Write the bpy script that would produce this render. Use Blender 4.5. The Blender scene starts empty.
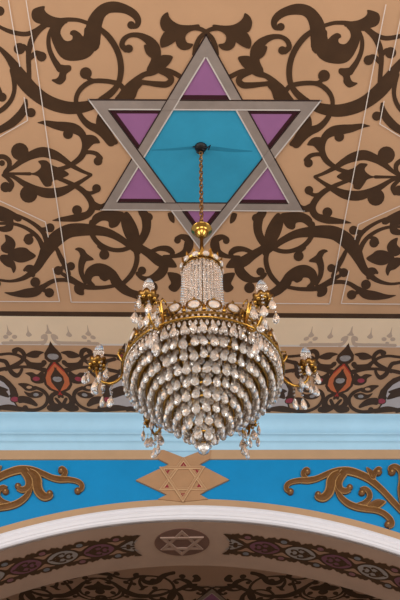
import bpy, math, random
import numpy as np
from mathutils import Vector, Matrix
random.seed(7)
C = bpy.context.scene.collection
PI = math.pi

# ------------------------------------------------------------------ camera
F = 721.0
def nrm(v): return Vector(v).normalized()
Yc = nrm((-14.0, -760.0, -F))                  # depth direction of the hall
Zc0 = Vector((-4.0, 684.1, -F))
Zc = (Zc0 - Yc * Zc0.dot(Yc)).normalized()     # up
Xc = Yc.cross(Zc).normalized()
ROT = Matrix((tuple(Xc), tuple(Yc), tuple(Zc)))  # camera axes -> world
EYE = Vector((0, 0, 1.6))
ZC = 6.6                                       # ceiling height
YW = 6.70                                      # wall with the arch
cam_d = bpy.data.cameras.new('camera'); cam = bpy.data.objects.new('camera', cam_d); C.objects.link(cam)
cam_d.sensor_fit = 'VERTICAL'; cam_d.sensor_height = 24; cam_d.sensor_width = 16; cam_d.lens = F / 600 * 24
cam.matrix_world = Matrix.Translation(EYE) @ ROT.to_4x4()
bpy.context.scene.camera = cam

def ray(px, py): return ROT @ Vector((px - 200, 300 - py, -F))
def onz(px, py, z=ZC):
    d = ray(px, py); return EYE + d * ((z - EYE.z) / d.z)
def ony(px, py, y=YW):
    d = ray(px, py); return EYE + d * ((y - EYE.y) / d.y)
def proj(p):
    c = ROT.transposed() @ (Vector(p) - EYE)
    return 200 + F * c.x / -c.z, 300 - F * c.y / -c.z

# ------------------------------------------------------------------ materials
def s2l(c):
    c /= 255.0
    return c / 12.92 if c <= .04045 else ((c + .055) / 1.055) ** 2.4
def mat(name, rgb, rough=.6, metal=0., var=.0, scale=6., bump=0., spec=.3, detail=5.):
    m = bpy.data.materials.new(name); m.use_nodes = True
    nt = m.node_tree; b = nt.nodes['Principled BSDF']
    col = tuple(s2l(c) for c in rgb)
    b.inputs['Roughness'].default_value = rough; b.inputs['Metallic'].default_value = metal
    b.inputs['Specular IOR Level'].default_value = spec
    tc = nt.nodes.new('ShaderNodeTexCoord'); nz = nt.nodes.new('ShaderNodeTexNoise')
    nz.inputs['Scale'].default_value = scale; nz.inputs['Detail'].default_value = detail
    nz.inputs['Roughness'].default_value = .6
    nt.links.new(tc.outputs['Object'], nz.inputs['Vector'])
    rp = nt.nodes.new('ShaderNodeValToRGB')
    rp.color_ramp.elements[0].position = .3; rp.color_ramp.elements[1].position = .7
    rp.color_ramp.elements[0].color = tuple(max(0, c * (1 - var)) for c in col) + (1,)
    rp.color_ramp.elements[1].color = tuple(min(1, c * (1 + var)) for c in col) + (1,)
    nt.links.new(nz.outputs['Fac'], rp.inputs['Fac']); nt.links.new(rp.outputs['Color'], b.inputs['Base Color'])
    if bump:
        bp = nt.nodes.new('ShaderNodeBump'); bp.inputs['Strength'].default_value = bump; bp.inputs['Distance'].default_value = .01
        nt.links.new(nz.outputs['Fac'], bp.inputs['Height']); nt.links.new(bp.outputs['Normal'], b.inputs['Normal'])
    return m
M = {}
M['peach'] = mat('peach_paint', (202, 159, 123), .75, var=.07, scale=1.6)
M['rose'] = mat('dusty_rose_paint', (196, 164, 148), .75, var=.06, scale=1.6)
M['brown'] = mat('brown_paint', (73, 50, 31), .6, var=.13, scale=9)
M['white_line'] = mat('white_line_paint', (228, 214, 204), .7)
M['cream'] = mat('cream_paint', (240, 214, 184), .75, var=.04, scale=2)
M['cream_grey'] = mat('grey_stencil_paint', (196, 172, 154), .75, var=.04)
M['grey'] = mat('grey_band_paint', (152, 138, 130), .65, var=.13, scale=5)
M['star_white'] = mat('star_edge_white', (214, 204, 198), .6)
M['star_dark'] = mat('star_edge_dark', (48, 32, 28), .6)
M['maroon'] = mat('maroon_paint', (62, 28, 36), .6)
M['purple'] = mat('purple_paint', (160, 106, 154), .65, var=.06, scale=4)
M['hexblue'] = mat('turquoise_paint', (54, 158, 196), .6, var=.10, scale=2.2)
M['soot'] = mat('soot_on_turquoise', (40, 134, 168), .6)
M['orange'] = mat('orange_paint', (208, 112, 68), .6, var=.08, scale=12)
M['red'] = mat('red_paint', (178, 52, 40), .6)
M['pink'] = mat('crimson_jewel_paint', (166, 62, 76), .5, var=.2, scale=30)
M['silver'] = mat('silver_jewel_paint', (160, 152, 150), .5, var=.25, scale=30)
M['pale'] = mat('pale_grey_paint', (196, 186, 186), .6, var=.05)
M['sky'] = mat('light_blue_paint', (160, 202, 228), .55, var=.05, scale=2.5)
M['azure'] = mat('azure_paint', (0, 132, 192), .55, var=.07, scale=2.5)
M['tan'] = mat('tan_paint', (178, 146, 114), .65, var=.05, scale=4)
M['plaque'] = mat('plaque_paint', (168, 130, 96), .6, var=.06, scale=8)
M['crimson'] = mat('crimson_paint', (140, 36, 52), .6)
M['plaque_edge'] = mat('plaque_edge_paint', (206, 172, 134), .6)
M['white'] = mat('white_moulding_paint', (222, 222, 230), .55, var=.02)
M['soffit'] = mat('soffit_paint', (182, 154, 138), .7, var=.06, scale=3)
M['roundel'] = mat('roundel_paint', (118, 88, 78), .7, var=.05)
M['soffit_star'] = mat('roundel_star_paint', (166, 138, 124), .7)
M['mauve'] = mat('mauve_paint', (124, 80, 96), .6, var=.06)
M['slate'] = mat('slate_grey_paint', (158, 150, 148), .6, var=.06)
M['mauve_jewel'] = mat('mauve_jewel_paint', (136, 92, 100), .5, var=.2, scale=30)
M['steel'] = mat('steel_blue_paint', (122, 124, 132), .5, var=.2, scale=30)
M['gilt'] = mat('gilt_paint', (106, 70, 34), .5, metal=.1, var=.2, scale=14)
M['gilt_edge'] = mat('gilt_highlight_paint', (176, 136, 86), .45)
M['gold'] = mat('polished_gold', (172, 134, 66), .22, metal=1.0, var=.1, scale=25)
M['old_gold'] = mat('aged_gold', (122, 90, 46), .34, metal=1.0, var=.2, scale=40)
M['chain'] = mat('brass_chain', (150, 108, 62), .4, metal=.8, var=.2, scale=40)
M['black'] = mat('black_iron', (22, 20, 20), .5)
M['plaster'] = mat('hall_plaster', (205, 190, 170), .8, var=.03)
M['stone'] = mat('floor_stone', (176, 160, 140), .5, var=.1, scale=3)
def glass(name, tint, rough, mixw):
    m = bpy.data.materials.new(name); m.use_nodes = True; nt = m.node_tree
    b = nt.nodes['Principled BSDF']; out = nt.nodes['Material Output']
    b.inputs['Base Color'].default_value = tint; b.inputs['Roughness'].default_value = rough
    b.inputs['Transmission Weight'].default_value = 1.0; b.inputs['IOR'].default_value = 1.5
    d = nt.nodes.new('ShaderNodeBsdfPrincipled')           # whitish layer that paints brightness into the crystal
    d.inputs['Base Color'].default_value = (.82, .76, .72, 1); d.inputs['Roughness'].default_value = .15
    mx = nt.nodes.new('ShaderNodeMixShader'); nz = nt.nodes.new('ShaderNodeTexNoise'); nz.inputs['Scale'].default_value = 40
    mr = nt.nodes.new('ShaderNodeMapRange'); mr.inputs['To Min'].default_value = mixw * .5; mr.inputs['To Max'].default_value = mixw * 1.5
    nt.links.new(nz.outputs['Fac'], mr.inputs['Value']); nt.links.new(mr.outputs['Result'], mx.inputs['Fac'])
    nt.links.new(b.outputs[0], mx.inputs[1]); nt.links.new(d.outputs[0], mx.inputs[2]); nt.links.new(mx.outputs[0], out.inputs['Surface'])
    return m
M['crystal'] = glass('cut_crystal', (1, .985, .97, 1), .02, .25)
M['bead'] = glass('crystal_bead', (1, .98, .96, 1), .05, .14)
M['jewel_glass'] = glass('jewel_glass', (1, .98, .96, 1), .04, .42)
M['bulb'] = glass('bulb_glass', (1, .98, .95, 1), .12, .16)

# ------------------------------------------------------------------ mesh builder
class MB:
    def __init__(s): s.v = []; s.f = []; s.m = []; s.mats = []; s.sm = []
    def mi(s, name):
        if name not in s.mats: s.mats.append(name)
        return s.mats.index(name)
    def add(s, vs, fs, m, smooth=False):
        o = len(s.v); s.v += [tuple(p) for p in vs]
        k = s.mi(m)
        for f in fs: s.f.append([o + i for i in f]); s.m.append(k); s.sm.append(smooth)
    def box(s, a, b, m):
        x0, y0, z0 = a; x1, y1, z1 = b
        vs = [(x0,y0,z0),(x1,y0,z0),(x1,y1,z0),(x0,y1,z0),(x0,y0,z1),(x1,y0,z1),(x1,y1,z1),(x0,y1,z1)]
        s.add(vs, [(0,3,2,1),(4,5,6,7),(0,1,5,4),(1,2,6,5),(2,3,7,6),(3,0,4,7)], m)
    def lathe(s, prof, n, m, at=(0,0,0), sx=1, sy=1, rot=0, smooth=True):
        vs = []; fs = []
        for r, z in prof:
            for k in range(n):
                a = 2*PI*k/n; x, y = r*math.cos(a)*sx, r*math.sin(a)*sy
                vs.append((at[0]+x*math.cos(rot)-y*math.sin(rot), at[1]+x*math.sin(rot)+y*math.cos(rot), at[2]+z))
        for i in range(len(prof)-1):
            for k in range(n):
                k2 = (k+1) % n
                fs.append((i*n+k, i*n+k2, (i+1)*n+k2, (i+1)*n+k))
        if prof[0][0] > 1e-5: fs.append(tuple(range(n))[::-1])
        if prof[-1][0] > 1e-5: fs.append(tuple((len(prof)-1)*n+k for k in range(n)))
        s.add(vs, fs, m, smooth)
    def ring(s, r, z, t, m, at=(0,0,0), n=64, k=8):
        vs = []; fs = []
        for i in range(n):
            a = 2*PI*i/n
            for j in range(k):
                b = 2*PI*j/k; rr = r + t*math.cos(b)
                vs.append((at[0]+rr*math.cos(a), at[1]+rr*math.sin(a), at[2]+z+t*math.sin(b)))
        for i in range(n):
            for j in range(k):
                fs.append((i*k+j, ((i+1)%n)*k+j, ((i+1)%n)*k+(j+1)%k, i*k+(j+1)%k))
        s.add(vs, fs, m, True)
    def tube(s, pts, rad, m, k=8, closed=False):
        pts = [Vector(p) for p in pts]; n = len(pts); vs = []; fs = []
        if not hasattr(rad, '__len__'): rad = [rad]*n
        for i, p in enumerate(pts):
            if closed: t = pts[(i+1)%n]-pts[i-1]
            else: t = pts[min(i+1,n-1)]-pts[max(i-1,0)]
            t.normalize(); u = t.cross(Vector((0,0,1)))
            if u.length < .05: u = t.cross(Vector((0,1,0)))
            u.normalize(); w = t.cross(u)
            for j in range(k):
                a = 2*PI*j/k; vs.append(p+(u*math.cos(a)+w*math.sin(a))*rad[i])
        for i in range(n if closed else n-1):
            for j in range(k):
                fs.append((i*k+j, ((i+1)%n)*k+j, ((i+1)%n)*k+(j+1)%k, i*k+(j+1)%k))
        if not closed: fs += [tuple(range(k))[::-1], tuple((n-1)*k+j for j in range(k))]
        s.add(vs, fs, m, True)
    def data(s, name):
        me = bpy.data.meshes.new(name); me.from_pydata(s.v, [], s.f)
        for n in s.mats: me.materials.append(M[n])
        me.polygons.foreach_set('material_index', s.m); me.polygons.foreach_set('use_smooth', s.sm)
        me.update(); return me
    def build(s, name, parent=None, loc=None):
        o = bpy.data.objects.new(name, s.data(name)); C.objects.link(o)
        if parent: o.parent = parent
        if loc is not None: o.location = loc
        return o
def tag(o, label=None, cat=None, group=None, kind=None):
    if label: o['label'] = label
    if cat: o['category'] = cat
    if group: o['group'] = group
    if kind: o['kind'] = kind
    return o
def empty(name, loc):
    o = bpy.data.objects.new(name, None); C.objects.link(o); o.location = loc; o.empty_display_size = .1; return o

# ------------------------------------------------------------------ brush work
def cr(p0, p1, p2, p3, t):
    return tuple(.5*((2*b)+(-a+c)*t+(2*a-5*b+4*c-d)*t*t+(-a+3*b-3*c+d)*t**3) for a, b, c, d in zip(p0, p1, p2, p3))
def spline(pts, n=6):
    P = [tuple(2*a-b for a, b in zip(pts[0], pts[1]))]+list(pts)+[tuple(2*a-b for a, b in zip(pts[-1], pts[-2]))]
    out = []
    for i in range(1, len(P)-2):
        for k in range(n): out.append(cr(P[i-1], P[i], P[i+1], P[i+2], k/n))
    out.append(tuple(pts[-1])); return out
def closed(pts, n=5):
    L = len(pts); out = []
    for i in range(L):
        for k in range(n): out.append(cr(pts[i-1], pts[i], pts[(i+1)%L], pts[(i+2)%L], k/n))
    return out
def ribbon(pts):
    """outline of a brush stroke with a width at every point, round ends"""
    P = spline([tuple(map(float, p)) for p in pts]); L = []; R = []
    for i, (x, y, w) in enumerate(P):
        a = P[max(i-1,0)]; b = P[min(i+1,len(P)-1)]
        dx, dy = b[0]-a[0], b[1]-a[1]; d = math.hypot(dx, dy) or 1
        nx, ny = -dy/d*w/2, dx/d*w/2
        L.append((x+nx, y+ny)); R.append((x-nx, y-ny))
    return P, L, R
class Art:
    """a set of flat painted shapes, traced in the photo's pixels"""
    def __init__(s): s.items = []
    def st(s, *pts, m='brown'): s.items.append(('s', pts, m)); return s
    def b(s, x, y, r, m='brown', ry=None): s.items.append(('p', [(x+r*math.cos(a*PI/8), y+(ry or r)*math.sin(a*PI/8)) for a in range(16)], m)); return s
    def pg(s, *pts, m='brown', n=5): s.items.append(('p', closed(pts, n) if n else list(pts), m)); return s
    def paint(s, mb, fn, off):
        """fn maps (px,py,layer offset) -> world"""
        for i, (k, pts, m) in enumerate(s.items):
            e = off + i*.00006
            if k == 's':
                P, L, R = ribbon(pts); n = len(P)
                vs = [fn(x, y, e) for x, y in L]+[fn(x, y, e) for x, y in R]
                mb.add(vs, [(j, j+1, n+j+1, n+j) for j in range(n-1)], m)
                for x, y, w in (P[0], P[-1]):
                    r = w/2*.98
                    mb.add([fn(x+r*math.cos(a*PI/6), y+r*math.sin(a*PI/6), e+.00002) for a in range(12)], [tuple(range(12))], m)
            else:
                mb.add([fn(x, y, e) for x, y in pts], [tuple(range(len(pts)))], m)

# ------------------------------------------------------------------ the ceiling and its painting
TIP = {k: onz(*p) for k, p in dict(A=(206.2,33.2), BL=(100.5,209.8), BR=(304.5,211.2), TL=(87.8,98.8), TR=(321.7,99.8), B=(200.7,250.)).items()}
X0 = sum(t.x for t in TIP.values())/6
HOOK = onz(200.8, 147)
Y0 = (TIP['TL'].y+TIP['TR'].y+TIP['BL'].y+TIP['BR'].y)/4

YE = (onz(50,412).y+onz(350,414).y)/2          # ceiling ends here, the cove begins

def cl(px, py, e): p = onz(px, py); return (p.x, p.y, ZC-e)
def clm(px, py, e): p = onz(px, py); return (2*X0-p.x, p.y, ZC-e-.00003)

top = Art()
# far left branch and hanging twig
top.b(-.5,11,5)
top.st((-4,24,3),(2,28,3.6),(12,32,4.5),(25,34,4.8),(35,31,5),(46,24,6))
top.pg((31.5,14),(33,9.5),(38,7),(44.5,6),(44.5,9.5),(47,13),(53,16.3),(60,17.8),(67,18),(67,23),(60,24),(52,27),(44,27),(42,24.5),(36,22.5),(32.5,19))
top.st((60,20.5,5),(68,19.5,4.4),(78,20,4),(88,23,4))
top.pg((51,24),(50,30),(51.5,39),(55,48),(59.5,55.5),(66,60),(76,60.7),(86,58.5),(93,53),(97,44),(99.5,36),(101,28),(86,27),(84,33.5),(83,36.2),(80,33),(75,30),(71,31),(70,34),(72.5,36),(72,39.5),(68,41),(64,39.5),(60.5,33.5),(61.5,28),(65,23),(58,21.5))
top.st((92,44,16),(93,33,16),(95,22,15),(100,13,12.5),(107,8,11.5),(116,7,11),(126,9.3,9),(134,14,8),(138,20,6.5),(137,25.5,5),(133,27,4)).b(131.2,25,4)
top.st((52,27,3),(48.8,36,4),(49,47,4.5),(53,58,5.2),(60,69,7))
top.pg((59,65),(65,65),(70.5,65.5),(71,70),(66.5,74),(65.5,80),(60,84.5),(53,81.5),(52,79.5),(57,78),(59.5,73))
top.st((46,24,6),(38,31,6),(32,40,6.2),(29,50,5.5),(28.5,60,5),(29,72,4.6),(29,80,5))
top.st((28,51,4),(24,46,4),(20,47,4)).b(19.5,48.5,5.8)
top.st((30,58,5),(36,53,5),(41,54,5)).b(41.5,56.5,5)
# the long S band
top.st((-6,44,2),(0,48.5,4),(8,57,6.5),(15,67,10),(21,77,14),(30,88,14.5),(42,98,13.5),(55,104.5,13.2),(70,107.8,12.5),(85,106.5,11),(100,102,8))
top.st((12,70,5),(14,79,5),(14.3,90,4.2),(11,100,4.5),(4,108,5),(-4,113,5)).b(2,97,4.6).st((2,98,5),(-2,88,5))
top.st((26,100,3),(25,106,6),(21,114,8.5),(13,122,8.5),(5,127,7.5),(-3,131,7)).b(31,112.5,4.7).st((25,111,7),(31,112,6))
# curl and crossing ring at the star's upper left tip
top.b(85.8,73,6).st((87,77,4),(92,80.5,4.5),(100,80.6,4.8),(110,81.5,4.8),(119,84,5),(124,89,5))
top.st((96,80.5,4),(88,83,5),(81,88.5,5),(77,95,4.6),(76,102,4.4),(78,110,5),(82,118,5.5),(89,125,7),(98,129,9),(105,134,10),(111,142,9))
top.pg((96,122),(99.5,113),(108,126),(114,136),(118,143),(111,144.5),(106,138),(99,132))
top.st((99,28,5),(108,36,6),(115,46,6),(119.5,57,6),(121,69,6),(119.5,80,5.6),(115.5,88,6),(109,94.5,7),(101,99.5,6))
top.pg((115,99),(119,93),(124,86),(132,79),(141,73),(150,69),(158,62),(163,69),(154,75),(145,77),(140,82),(142,85),(138,90),(134,99),(124,101))
top.st((151,70,9),(155.5,60,9),(155.5,50,10.5),(151.5,43,10),(145.5,38,7.5),(138,35,5.5),(130,35.2,4.6),(124,39,5),(122,45,5.5),(126,49.5,6)).b(128.7,48.5,4.2)
top.pg((144.5,44.5),(146,53),(151.5,58),(157,60),(155,48))
top.pg((158,58),(163,54.7),(172.5,56),(170.5,62),(166,67),(161,70),(155,67))
top.st((156,70,4),(166,70,5),(174,72.8,5),(182,77.5,5))
top.st((160,71,5),(168,74.5,6),(171.3,79.5,6),(167,84,6.5),(158,84,6),(148,82.8,5),(141,82,5))
# palmette left of the apex
top.pg((167.5,12),(162,16),(160,23),(162.5,30),(167,32),(176,34),(186,31),(198,29.5),(199,24.3),(190,25),(180,24.3),(173,20.8),(169.3,16.5))
top.pg((166,31.5),(176,33.5),(176.5,39.5),(171.5,44),(165,47),(161,47),(160,40.5),(162.5,34.5))
top.pg((176,33),(186,29),(197,29),(190,31.5),(186,35),(185.5,39),(187.5,42.5),(193,44),(190,48.5),(184,50),(179,48),(176,43))
top.st((190,27.2,5),(200,28.7,4.5),(207,32,4)).st((204.5,33,4),(199.5,38,4.5),(196,46,5),(194,54,4))
# lens motif on the panel's edge, left of the star
mid = Art()
mid.b(19.8,151.5,8.8).st((4,173,3),(13,167.5,4),(22,160.5,6.5),(31,155.3,8.5),(42,152,10.3),(53,154.3,9.5),(62,158.8,7),(71,165,5),(82,171,3.6),(91,174.6,3))
mid.b(28.7,194,8.8).st((4,173.5,3),(14,177,4),(24,183.5,6),(35,189.3,8),(46,192.8,10),(58,192.3,9.5),(69,188.3,7),(80,182,4.2),(91,175,3))
mid.pg((26,173.2),(34,172.6),(39.5,169),(41,165.5),(38.3,161),(46,160.3),(51.5,164.7),(61,168.5),(69,174),(61.5,178.3),(52.7,181),(51.3,185.5),(45.3,186.5),(41,181),(38,176.5),(32,174.6))
mid.st((7,173.5,2.6),(18,173.6,2.8),(30,173.7,3.4))
mid.st((-3,157,5),(4,156.8,5),(9,161,5),(9,167,4.5),(5,172,4)).b(2,163,3)
mid.st((3,175,3),(8,178.5,4),(12,184,4.7),(9.5,189.5,5)).b(5.5,187,5.2)
mid.st((38,122.5,1),(46,122.8,5),(56,125.3,8),(66,126.8,10),(75,128.8,10),(82,134,7.5),(84.8,142,6.2),(84.5,150,6.5),(80.5,157.5,6),(73,163.5,5),(65,167.5,4.4),(56,169.5,4)).b(68,134,5)
mid.pg((84.5,137),(90,134.6),(96,136.5),(100,142.7),(93.5,144),(88,149.5),(84,151))
mid.st((83,153,4),(89,152,4),(96,153.5,4.4),(100.5,158,5)).b(98,161,4.4)
mid.st((58,178,4),(71,183.5,4.6),(82,190,5.6),(90,199,6.5),(92.3,207,7),(88,214,7),(78,217.3,8),(68,218.6,6),(60,219.3,4),(53,220.3,1)).b(77,210,5)
mid.st((83,191,4),(90,193,3.8),(96,191,4)).b(96.5,188.3,4.4)
mid.pg((91,199),(96,202),(101,204),(106,202),(105,207),(101,210),(94,209.5),(91,206))
low = Art()
low.st((-6,279,2),(0,280,2.6),(12,281,3),(25,277.3,5),(36,268.5,7.5),(42,259,9.5),(48,248,13.5),(57,238,15),(68,231.3,14),(80,229.6,13),(95,230.2,10.5),(108,232.6,8.5),(120,238.5,7),(131,246.5,6),(138,252,6))
low.pg((91,223),(93,216),(99,212),(106,210.5),(118,211),(124,213),(121.5,220),(117.5,226),(112,228),(109,226.2),(108,221.5),(102,220.8),(96,224.5),(93,228))
low.pg((121,219),(126,211.5),(132,217),(138,229),(139.5,240),(135,247.5),(128,241),(123,231))
low.st((91.5,222,5),(91,230,5),(94,238,5),(101,245,5),(112,249.5,4.4),(122,249.8,4.4),(131,246.5,4.8),(138,240,6.5))
low.st((135,246,8),(142,239,8),(146.3,229,8.5),(146,218,9.5),(142,211.5,8)).b(148.6,217,4.2)
low.pg((168,213),(172.5,212.5),(174.5,218.5),(174,223),(170,220.5),(168,216))
low.st((134,241,6),(141,248,7.5),(150,254,9),(159,260.5,11),(166,263,10))
low.pg((163,257.5),(171,257.5),(177,266.5),(170,267.5),(164,266))
low.st((164,256.5,3.5),(175,256,4),(184.5,252.5,7),(188.5,246,9.5),(188,239.5,8),(182,236.6,5.5),(176.8,238.5,4.6)).b(177.5,240.2,3.4)
low.st((152,251,4),(160,248.3,5),(168,249,6.4),(172.6,253,5),(170,256.5,3))
low.st((164,262,9),(162.8,270,10),(157,276,9.5),(149,279,6.2),(142,277.7,4.6),(137.7,273.5,4.6)).b(142,270.5,4.2)
low.pg((167.5,272.5),(173,272.2),(180,274.5),(182.5,282),(177,291),(171.5,291),(168.3,287),(171,283),(169,278))
low.b(152.4,287,5.4)
low.st((134,246,5),(137,256,5),(135.5,266,5),(131,275,5),(123.5,283,4.6))
low.pg((84.5,275),(87.5,268),(96,263.3),(106,264.5),(115.5,271),(122,280.5),(131,288.5),(141,292.5),(141,299.5),(131,297),(121.5,293),(112,284.5),(109.5,279.5),(105,281.2),(100.5,279),(98.5,276),(93.5,276.6),(91.5,280.5),(95,285),(90,287),(86,281.5))
low.st((62,273.5,3.4),(70,278,5),(77,283,6),(86,286.7,5.2),(100,287.5,4),(113,285.8,3.6),(122,283,3))
low.st((85.5,282,4.5),(81.5,273,5),(81.5,264,6.5),(84,257,8))
low.pg((75,249),(79,247.2),(84,249.3),(87,253.5),(93,258),(93,260),(86.5,261),(82.5,263),(80.5,256),(78.5,251.5))
low.b(104.3,254.5,5.1).st((99,246,4),(104,250,4))
low.b(70.8,266,4.2).st((57,249,4),(61,258,5),(66,267,5.2),(69,274,4)).b(58.3,270.3,4.6).st((58,270,4),(64,267,4),(71,265.5,4))
low.pg((75,285),(80,284.5),(86,287),(84,290),(84,294.4),(80,295),(75.5,292.5),(74,288.5))
low.st((5,292.5,1),(14,293.8,4.5),(26,293,9),(36,291.3,9),(44,286,5.2),(54,280.6,4.2),(66,279.8,4),(75,282.5,4)).b(35.3,282,5).b(49.3,292.5,4.8).st((42,289,4),(48,292,4))
trefoil = Art()
trefoil.pg((-5,204),(0,205.5),(8,208.7),(20,215.8),(21.3,220.5),(17,221.5),(13.5,219.5),(13.8,224),(12,230),(6,232),(0,231),(-3,227),(4,226),(8,222.5),(0,221),(-5,218))
trefoil.st((18,215.5,3),(29,220.8,3.6),(38,227,4.4),(43.5,233,5),(47,241,6)).b(50,227.7,4.6).st((41,229.5,4),(49,229,5))
trefoil.st((0,223.3,3),(13,223.7,3.2),(24,227,3.6),(33.5,233,4.2),(39.5,240,4.8),(43,248,5.4))
trefoil.b(28.8,240,4.8).st((24.8,240,3),(27,236,3.4),(33,234.5,3.6))
trefoil.pg((5,234.5),(12,237.5),(15.5,243),(14,249),(8,253.2),(2,251),(1,246),(5.5,241))
trefoil.pg((7.5,254),(16,248),(25,247.5),(30,251),(36,256),(28,261),(20,262.5),(13,260))
trefoil.pg((1,255),(8,255),(14,261),(16,268),(13.5,273),(11,268),(6,266),(0,260))
trefoil.st((24.5,270,3),(28,266.5,3.4),(33,268,4.4),(33,275,4.6)).b(28,269,3)
lines = Art()
wl = dict(m='white_line')
lines.st((26.2,0,.95),(38,74,.95),(49,150,.95),(60.5,225,.95),(71.3,301.5,.95), **wl)
lines.st((8.7,0,.95),(14.5,35,.95),(20,66,.95), **wl).st((24.3,97,.95),(26,108,.95),(27.7,120,.9), **wl)
lines.st((27.7,120,.9),(14,128,.9),(-4,138.5,.9), **wl)
lines.st((-4,198.5,.9),(20,209.5,.9),(45.5,221.5,.9), **wl).st((45.5,221.5,.9),(47,229,.9),(48.3,236.5,.9), **wl).st((53,268,.95),(56.4,284,.95),(59.6,301,.95), **wl)
lines.st((59.6,301,.95),(30,301,.95),(-6,300.8,.95), **wl)
hl = Art(); hl.st((71.3,301.6,.95),(140,301.9,.95),(204,302.2,.95), **wl)

cm = MB()
cm.box((-5.5, -3.5, ZC), (5.5, YE, ZC+.15), 'peach')
for art in (top, mid, low, trefoil):
    art.paint(cm, cl, .001); art.paint(cm, clm, .001)
for art in (lines, hl): art.paint(cm, cl, .007); art.paint(cm, clm, .007)
# the same scrollwork carries on in the panels to either side
XT = onz(9, 253).x
def nb(sg):
    def f(px, py, e): p = onz(px, py); return (X0+sg*(2*XT-p.x-X0), p.y, ZC-e)
    return f
for art, e in ((top, .001), (mid, .001), (low, .001), (lines, .007)):
    far_ = Art(); far_.items = [it for it in art.items if min(p[0] for p in it[1]) > 22]
    for sg in (1, -1): far_.paint(cm, nb(sg), e)
# bands along the far edge of the ceiling
ya, yb, yc, yd = [onz(200, y).y for y in (312.4, 317.2, 344.2, 346.)]
def band(y0, y1, m, e): cm.add([(-5.5,y0,ZC-e),(5.5,y0,ZC-e),(5.5,y1,ZC-e),(-5.5,y1,ZC-e)], [(0,3,2,1)], m)
band(ya, yb, 'brown', .002); band(yb, yc, 'cream', .002); band(yc, yd, 'white_line', .0022)
AXM = onz(50.6, 343).x; AXR = onz(348.6, 343).x
PER = (AXR-AXM)/2
# grey stencil drips on the cream band
drip = Art(); g = dict(m='cream_grey')
drip.st((3,342.8,3),(20,342.5,3),(38,342.5,3),(45,341.6,3.2), **g)
drip.pg((41,336),(43.5,334),(47,334.3),(47.8,338),(46.4,342),(44,344.4),(41,344.2),(43.3,341),(43.6,338.8),(41.5,338.8), **g).pg((46.8,324),(48.5,330),(50.6,332),(48.5,333.6),(45.2,333),(46.8,330), **g)
drip.pg((27.4,325),(28.9,331),(31.9,334.6),(28.8,336.6),(26,334.6),(27.5,331), **g).b(29.8,342,1.8,m='cream_grey',ry=1.2)
drip.pg((6.8,324),(8.9,330),(12.2,333.3),(9.2,335.4),(6.5,333.8),(7.3,330), **g).b(5.8,336.6,2.6,m='cream_grey',ry=2).b(14.6,336.6,2.6,m='cream_grey',ry=2).b(11.3,340.5,2,m='cream_grey',ry=1.3)
# scrollwork frieze, half a repeat
fr = Art()
fr.pg((51,361),(48,366),(45,371),(43.2,377.5),(44.5,384.5),(49,389.5),(56,392.5),(62,398),(64,398),(57,361), m='brown', n=0)
fr.pg((55.2,361.5),(51,366),(47.6,371),(45.6,377.5),(47,384),(52,388.5),(58,391),(61.8,394.5),(60,379), m='orange', n=0)
fr.st((54.6,362.3,1.3),(51,366.5,1.3),(47.8,371,1.3), m='red').st((58,387,1.4),(60,391,2.6),(61.6,394,2), m='red')
fr.pg((56.1,366.5),(53.4,371),(50.6,376.5),(51.4,381.8),(54.8,386.2),(60.6,392.5),(58,374), m='brown', n=0)
fr.pg((50.3,340.6),(48.4,346.5),(44.3,353),(44.6,358.3),(49,362),(55,362),(53,350), m='brown', n=0)
fr.st((57,392.5,3.6),(52,395.5,4),(51,401,4.8),(54.5,405.5,4.8),(62,405.5,3.6),(66,399,3))
fr.st((63,405,3.4),(57,409,3.8),(50,408.7,3.6)).b(49.3,407.5,2.6)
fr.st((45,370,4),(38,368.3,3),(30,366.9,2.6),(20,366.8,2.6),(8,368,3),(0,369.5,3.4),(-10,372,3),(-24,378,3))
fr.pg((25.3,373),(32,372),(37,374.2),(43,370.5),(44.5,381),(40.5,383.3),(35,383),(31,380.3),(30,376.3)).b(36.3,378.6,3.6,m='pink',ry=2.2)
fr.pg((25.5,355.5),(30,351.6),(36,350.3),(44,352),(40,354.6),(38,357.2),(33,357.7))
fr.st((14,350.5,4),(18,349,3.6),(22.3,351.3,3.6),(24.5,356,3.6),(21.5,361,3.6),(15,365,3.6),(6,369,3.4)).b(15,351,2.8)
fr.st((-24,357,2),(-10,355,2.2),(0,354.3,2.3),(10,353.5,2.3),(19,355.5,2.6),(26,360.5,3.2),(30,364.3,4.8),(37,365.2,4.8),(43,364.5,4)).b(44,362.5,2.8)
fr.st((-8,358,3),(0,360,3),(5.5,361.5,3.6),(8.5,366.5,3.6),(11.5,372,4),(16.5,375.3,4),(20,373,3),(22,369,2.6))
fr.pg((-25.5,368),(-16,369),(-4,373),(4,376),(10,381),(16,388),(18.5,395),(17,401),(8,404.5),(-4,409),(-30,411), m='brown', n=0)
fr.pg((-24,374),(-12,376),(-2,379),(4,382.5),(9,388),(10.3,394),(6,400.5),(-4,405),(-28,408), m='pale', n=0)
fr.pg((-24,386),(-12,388),(-6,385),(0,386),(8.5,389.5),(3,392),(-3,391),(-8,396),(-14,394),(-26,397))
fr.pg((-25,341.6),(-28,350),(-30.5,355),(-29,358.6),(-24,360.5),(-20,358.6),(-19,355),(-22,350), m='brown', n=0).b(-24.5,355.6,3.4,m='pink',ry=2.2)
fr.b(14.8,399,4.8,m='brown',ry=3.4).b(14.8,399,4,m='pink',ry=2.5)
fr.pg((18.5,396.3),(26,396),(32,398.5),(37.6,404),(36.3,406.2),(31,404.4),(24,402.6),(18.5,402.5))
fr.pg((18,383.4),(26,383),(33,385.5),(37.5,388.4),(32,390.7),(26,390.2),(22,387)).b(29.2,387,2.8,m='peach',ry=1.5)
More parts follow.
